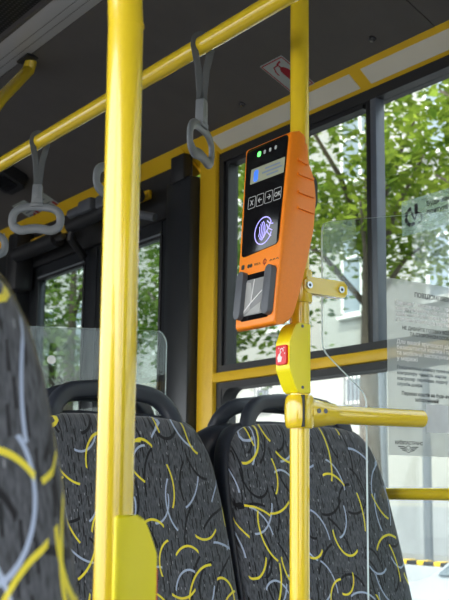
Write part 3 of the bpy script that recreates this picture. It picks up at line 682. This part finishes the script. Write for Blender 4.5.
for z, t_ in ((1.4370, 'Повідомлення номеру телефону'), (1.4265, 'контролеру  чинність  картки'), (1.4160, 'контролер  перевіряє  подачу'), (1.4055, 'служби довіри')):
    nt_(t_, .0092, 1.427, z, GREYINK)
nt_('Переказ коштів на будь-які інші', .0098, 1.438, 1.3880, INK); nt_('заборонений!', .0098, 1.472, 1.3775, INK)
nt_('КИЇВПАСТРАНС', .0085, 1.419, 1.2955, INK, xs=1.05)
b = newbm(); cx_, cz_ = 1.453, 1.287
ribbon(b, fz, arc(cx_, cz_, .0062, 0, 350, 20), .0012, .0004, .0007)
for s in (-1, 1):
    for k, (l, dz) in enumerate(((.026, .0040), (.021, .0008), (.016, -.0024))): ribbon(b, fz, [(cx_+s*.0075, cz_+dz-.0015), (cx_+s*.011, cz_+dz), (cx_+s*l, cz_+dz+.0004)], .0018, .0004, .0007)
ribbon(b, fz, [(cx_-.003, cz_+.001), (cx_, cz_-.003), (cx_+.003, cz_+.001)], .0010, .0004, .0007)
obj('winged_emblem', b, INK, NP)

# sticker on the window pane
WS = thing('window_sticker', 'small clear sticker with round emblem on the window, upper right', 'sticker', (XW+.018, 1.85, 1.90))
fw = frame((XW+.0195, 0, 0), (0, -1, 0), (0, 0, 1))
def wy(y): return -y
b = newbm(); prism(b, rrect(.30, .092, .003, 2, -1.812, 1.905), fw, 0, .0004); obj('sheet', b, FILM('clear_sticker_film', (.42, .55, .48), .40), WS)
b = newbm()
for k in range(5):
    a0 = 95+k*42; ribbon(b, fw, arc(-1.925, 1.905, .021, a0, a0+36, 6), .010, .0005, .0008)
ribbon(b, fw, [(-1.925, 1.915), (-1.915, 1.895), (-1.905, 1.915)], .007, .0005, .0008); ribbon(b, fw, arc(-1.903, 1.897, .014, -100, 120, 12), .0035, .0005, .0008)
prism(b, rrect(.012, .028, .004, 3, -1.909, 1.922), fw, .0005, .0008)
obj('sticker_emblem', b, INK, WS)
for z, s in ((1.921, 'Будь ласка, не'), (1.900, 'притуляйтесь')): text('sticker_lettering', s, .0175, (XW+.0188, 1.872, z), (0, -1, 0), Z3, INK, WS, 'LEFT', .0001, 1.1)

WS.location = (XW+.018, 1.872, 1.896)
# stickers on the ceiling panel
slope_u = Vector((1, 0, -SL)).normalized()
def ceil_frame(x, y): return frame((x, y, onslope(x)-.0012), (0, -1, 0), -slope_u)
FS = thing('safety_sticker', 'square fire extinguisher sticker on the dark ceiling beside the slim pole', 'sticker', (1.77, 2.27, onslope(1.77)))
ff = ceil_frame(1.770, 2.272)
PALE = P('sticker_white', (.36, .40, .38), .45)
b = newbm(); prism(b, rrect(.100, .130, .004, 3), ff, 0, .0006); obj('sheet', b, PALE, FS)
b = newbm(); o_ = rrect(.090, .120, .002, 2); ribbon(b, ff, o_+[o_[0]], .0035, .0007, .0012); obj('border', b, REDINK, FS)
b = newbm(); prism(b, rpoly([(-.006, -.048), (.026, -.048), (.026, .015), (.018, .030), (.004, .032), (-.006, .018)], .008, 4), ff, .0007, .0012); ribbon(b, ff, [(.008, .03), (.008, .045), (.026, .050)], .006, .0007, .0012); ribbon(b, ff, [(.008, .042), (-.012, .040), (-.022, .024), (-.024, .010)], .004, .0007, .0012); obj('extinguisher_symbol', b, REDINK, FS)
for lab, x, y, w_, h_ in (('pale instruction sticker on the ceiling seen through the wide strap grip', 1.80, 4.03, .12, .11), ('pale instruction sticker on the ceiling right of the wide strap grip', 1.82, 3.86, .10, .13)):
    t = thing('instruction_sticker', lab, 'sticker', (x, y, onslope(x)), 'pale stickers above the door')
    f3 = ceil_frame(x, y); b = newbm(); prism(b, rrect(w_, h_, .004, 2), f3, 0, .0006); obj('sheet', b, PALE, t)
    b = newbm()
    for k in range(4): ribbon(b, f3, [(-w_*.35, h_*(.3-.18*k)), (w_*(.1+.06*(k % 2)), h_*(.3-.18*k))], .006, .0007, .0011)
    obj('printed_lines', b, GREYINK, t)
    b = newbm(); prism(b, rpoly([(w_*.2, -h_*.3), (w_*.38, -h_*.3), (w_*.38, h_*.1), (w_*.2, h_*.1)], .005), f3, .0007, .0011); ribbon(b, f3, [(-w_*.2, -h_*.38), (w_*.1, -h_*.2)], .01, .0007, .0011); obj('red_symbol', b, REDINK, t)
sp = thing('ceiling_speaker', 'small black box fixed on the ceiling at the left edge', 'speaker', (1.64, 3.82, onslope(1.64)))
fsx = frame((1.625, 3.84, onslope(1.625)), (0, -1, 0), -slope_u)
b = newbm(); prism(b, rrect(.16, .13, .02, 5), fsx, -.002, .045, .012); obj('speaker_case', b, BLK, sp)
b = newbm(); prism(b, rrect(.11, .08, .015, 5), fsx, .044, .048, .001); obj('speaker_grille', b, BLKG, sp)

# ================================================================ OUTSIDE
RZ = -.35
ASPH = P('asphalt', (.10, .10, .105), .85, var=.2, scale=8); PAVE = P('pavement', (.20, .20, .20), .8, var=.08, scale=3)
PLASTER = P('pale_plaster', (.36, .355, .335), .85, var=.04, scale=.8); PLINTH = P('grey_plinth', (.30, .31, .33), .8, scale=2)
OUTW = P('white_window_frame', (.80, .80, .78), .5); OGL = P('dark_reflecting_pane', (.22, .26, .30), .12); BARS = P('iron_bars', (.08, .08, .09), .6)
g = structroot('ground', (0, 0, RZ))
b = newbm(); box(b, (-12, -25, RZ-.1), (7.4, 110, RZ)); obj('road', b, ASPH, g)
b = newbm(); box(b, (7.4, -25, RZ-.1), (45, 110, RZ+.14)); obj('pavement', b, PAVE, g)
Bd = thing('apartment_building', 'pale plaster building with white framed windows seen through the bus windows', 'building', (20, 20, RZ))
BX = 20.0
b = newbm(); box(b, (BX, -14, RZ), (BX+10, 90, 13.2)); obj('wall', b, PLASTER, Bd)
b = newbm(); box(b, (BX-.12, -14, RZ), (BX, 90, RZ+1.3)); obj('plinth', b, PLINTH, Bd)
b = newbm(); box(b, (BX-.35, -14, 12.9), (BX, 90, 13.3), .05); obj('cornice', b, PLASTER, Bd)
b = newbm(); box(b, (BX-.10, -14, 4.85), (BX, 90, 5.10), .02); obj('string_course', b, PLASTER, Bd)
def bwin(y, z0, wd, h, bars=False):
    b = newbm(); x = BX-.06; f = .09
    box(b, (x, y-wd/2, z0), (BX, y-wd/2+f, z0+h)); box(b, (x, y+wd/2-f, z0), (BX, y+wd/2, z0+h)); box(b, (x, y-wd/2, z0), (BX, y+wd/2, z0+f)); box(b, (x, y-wd/2, z0+h-f), (BX, y+wd/2, z0+h))
    if wd > 1: box(b, (x, y-.05, z0), (BX, y+.05, z0+h)); box(b, (x, y-wd/2, z0+h*.6), (BX, y+wd/2, z0+h*.6+.08)); box(b, (BX-.16, y-wd/2-.1, z0-.08), (BX, y+wd/2+.1, z0))
    w_ = obj('window', b, OUTW, Bd)
    b = newbm(); box(b, (BX-.03, y-wd/2+f, z0+f), (BX-.01, y+wd/2-f, z0+h-f)); obj('pane', b, OGL, w_)
    if bars:
        b = newbm()
        for k in range(5): q = y-wd/2+wd*(k+.5)/5; tube(b, [(BX-.10, q, z0), (BX-.10, q, z0+h)], .02, 6)
        obj('window_bars', b, BARS, w_)
for k in range(19):
    y = 5.5+3.35*k
    bwin(y, 6.15, 1.7, 2.7); bwin(y, 10.0, 1.7, 2.1)
for k in range(16): bwin(5.8+4.2*k, 3.68, .85, .78, True)

def leafmesh(name, clusters, per, cr, ls, mt, seed):
    rd = random.Random(seed); vs, fs = [], []
    for (c, s) in clusters:
        for _ in range(int(per*s)):
            p = Vector(c) + Vector((rd.gauss(0, cr*.6), rd.gauss(0, cr*1.15), rd.gauss(0, cr*.38)))*s
            d = Vector((rd.gauss(0, .5), rd.gauss(0, 1), rd.gauss(0, .28))).normalized(); n = Vector((rd.gauss(0, .6), rd.gauss(0, .3), 1)).normalized()
            q = d.cross(n).normalized(); l = ls*rd.uniform(.6, 1.3); w_ = l*.30
            i = len(vs); vs += [p-d*l/2, p-d*l*.1+q*w_, p+d*l/2, p-d*l*.1-q*w_+n*w_*.3]; fs.append((i, i+1, i+2, i+3))
    me = bpy.data.meshes.new(name); me.from_pydata([tuple(v) for v in vs], [], fs); me.materials.append(mt); return me
LF1 = LEAF('leaf_bright', (.07, .14, .015), (.31, .40, .055)); LF2 = LEAF('leaf_mid', (.05, .11, .02), (.20, .29, .06)); LF3 = LEAF('leaf_deep', (.025, .06, .018), (.10, .19, .045))
BARK = P('bark', (.10, .08, .06), .9, var=.3, scale=12, bump=.6)
def crown(rx, ry, rz, zc, n, seed, hole=.0):
    rd = random.Random(seed); out = []
    while len(out) < n:
        p = Vector((rd.uniform(-1, 1), rd.uniform(-1, 1), rd.uniform(-1, 1))); L = p.length
        if L > 1 or L < .35: continue
        out.append(((p.x*rx, p.y*ry, zc+p.z*rz), rd.uniform(.55, 1.25)))
    return out
def make_tree(kind, seed, mt, h, rx, ry, rz, n, per):
    fol = leafmesh('foliage', crown(rx, ry, rz, h-rz, n, seed), per, .55, .17, mt, seed)
    b = newbm(); rd = random.Random(seed+5)
    tube(b, [(0, 0, 0), (.05, .02, h*.3), (-.05, .1, h*.6), (0, 0, h*.85)], .16, 10, radii=[1.2, .9, .6, .25])
    for k in range(7):
        a = rd.uniform(0, 6.28); z = h*rd.uniform(.35, .65); tube(b, [(0, 0, z), (math.cos(a)*rx*.35, math.sin(a)*ry*.35, z+h*.10), (math.cos(a)*rx*.75, math.sin(a)*ry*.75, z+h*.17)], .055, 6, radii=[1, .7, .3])
    bmesh.ops.recalc_face_normals(b, faces=b.faces); me = bpy.data.meshes.new('trunk'); b.to_mesh(me); b.free(); me.materials.append(BARK); me.shade_smooth()
    return fol, me
KINDS = [make_tree('a', 11, LF1, 9.4, 2.3, 2.9, 2.6, 62, 150), make_tree('b', 23, LF2, 8.6, 2.1, 2.6, 2.6, 60, 110), make_tree('c', 37, LF3, 7.6, 2.2, 2.6, 3.0, 75, 120), make_tree('d', 51, LF1, 2.6, 1.4, 1.8, 1.2, 40, 80)]
def tree(x, y, kind, rz, label, s=1.0, grp='street trees outside the bus windows'):
    t = thing('leafy_tree' if kind != 3 else 'leafy_shrub', label, 'tree' if kind != 3 else 'shrub', (x, y, RZ+.14), grp, rz); t.scale = (s, s, s)
    for nm, me in zip(('foliage', 'trunk'), KINDS[kind]):
        o = link(bpy.data.objects.new(nm, me)); o.parent = t
tree(10.8, 7.6, 0, .3, 'bright green tree filling the window right of the glass screen', 1.0)
tree(11.0, 12.05, 0, 1.9, 'light green tree behind the vertical bar of the big window')
tree(11.6, 17.2, 1, .8, 'mid green tree behind the orange card reader')
tree(11.0, 22.0, 1, 2.2, 'green tree seen left of the orange card reader, beside the yellow post')
tree(10.6, 27.0, 2, .2, 'dark green tree seen through the door pane right of the thick pole')
tree(10.6, 32.2, 2, 1.2, 'dark green tree in the right half of the door pane left of the thick pole', 1.05)
tree(11.2, 37.6, 2, 3.0, 'dark green tree in the left half of the door pane left of the thick pole', 1.1)
tree(10.6, 2.6, 0, 2.6, 'bright green tree at the right edge of the photo')
for (x, y, r_, l) in ((13.5, 30.5, .5, 'low green shrub under the tree right of the thick pole'), (14, 36.5, 1.4, 'low green shrub at the left door pane, nearer one'), (14.5, 42.0, 2.4, 'low green shrub at the left door pane, farther one')):
    tree(x, y, 3, r_, l, 1.0, 'shrubs under the street trees')

# parked white car beyond the lower pane
CARW = P('white_car_paint', (.50, .54, .58), .22, coat=.6, var=.01); CGL = P('car_glass', (.10, .13, .16), .08)
cx0, cy0, cz0 = 7.0, 5.15, RZ
car = thing('parked_car', 'white car parked outside, seen through the lower window at the bottom right', 'car', (cx0, cy0, cz0))
pf = [(-2.1, .28), (-2.14, .62), (-1.95, .80), (-1.0, .92), (-.25, 1.40), (.9, 1.46), (1.65, 1.10), (2.05, .98), (2.12, .5), (2.05, .28)]
b = newbm(); prism(b, rpoly(pf, .18, 5), lambda u, v, t: Vector((cx0+t, cy0-u, cz0+v)), -.85, .85, .10); body = obj('car_body', b, CARW, car, 50)
b = newbm(); prism(b, rpoly([(-.90, .96), (-.28, 1.36), (.80, 1.40), (1.45, 1.08), (.5, .98)], .05), lambda u, v, t: Vector((cx0+t, cy0-u, cz0+v)), -.858, .858, .01); obj('side_glass', b, CGL, car)
b = newbm(); prism(b, [(-1.0, .925), (-.92, .975), (-.30, 1.395), (-.36, 1.36)], lambda u, v, t: Vector((cx0+t, cy0-u, cz0+v+.012)), -.68, .68); obj('windscreen', b, CGL, car)
for yy in (-1.3, 1.3):
    for s in (-1, 1):
        b = newbm(); tube(b, [(cx0+s*.68, cy0+yy, cz0+.31), (cx0+s*.87, cy0+yy, cz0+.31)], .31, 24); wl = obj('wheel', b, BLK, car)
        b = newbm(); tube(b, [(cx0+s*.86, cy0+yy, cz0+.31), (cx0+s*.885, cy0+yy, cz0+.31)], .19, 18); obj('hub_cap', b, STEEL, wl)
# low wall with a striped bumper strip, lamp post
lw = thing('low_wall', 'low pale concrete wall behind the white car', 'wall', (9.25, 7, RZ+.14))
b = newbm(); box(b, (9.15, -2, RZ+.14), (9.4, 12, .42), .02); obj('wall_block', b, P('concrete', (.34, .35, .37), .8), lw)
bs = thing('bumper_strip', 'black and yellow bumper strip lying on the low pale wall', 'bumper', (9.27, 9.4, .42))
b = newbm(); box(b, (9.19, 8.9, .42), (9.36, 9.95, .47), .02); obj('rubber_strip', b, BLK, bs)
for k in range(4):
    b = newbm(); box(b, (9.185, 8.98+k*.27, .423), (9.365, 9.08+k*.27, .474), .01); obj('yellow_band', b, YELW, bs)
for i, (x, y) in enumerate(((12.0, 12.9), (12.0, 11.95))):
    lp = thing('street_post', ('thin grey post outside the lower window, left one', 'thin grey post outside the lower window, right one')[i], 'post', (x, y, RZ+.14), 'grey posts outside')
    b = newbm(); tube(b, [(x, y, RZ+.14), (x, y, 3.4)], .07, 12); obj('post_tube', b, P('post_grey', (.16, .18, .21), .5), lp)
    b = newbm(); tube(b, [(x, y, RZ+.14), (x, y, RZ+.30)], .12, 12); tube(b, [(x, y, 3.4), (x, y, 3.46)], .09, 12); obj('post_cap', b, BARS, lp)
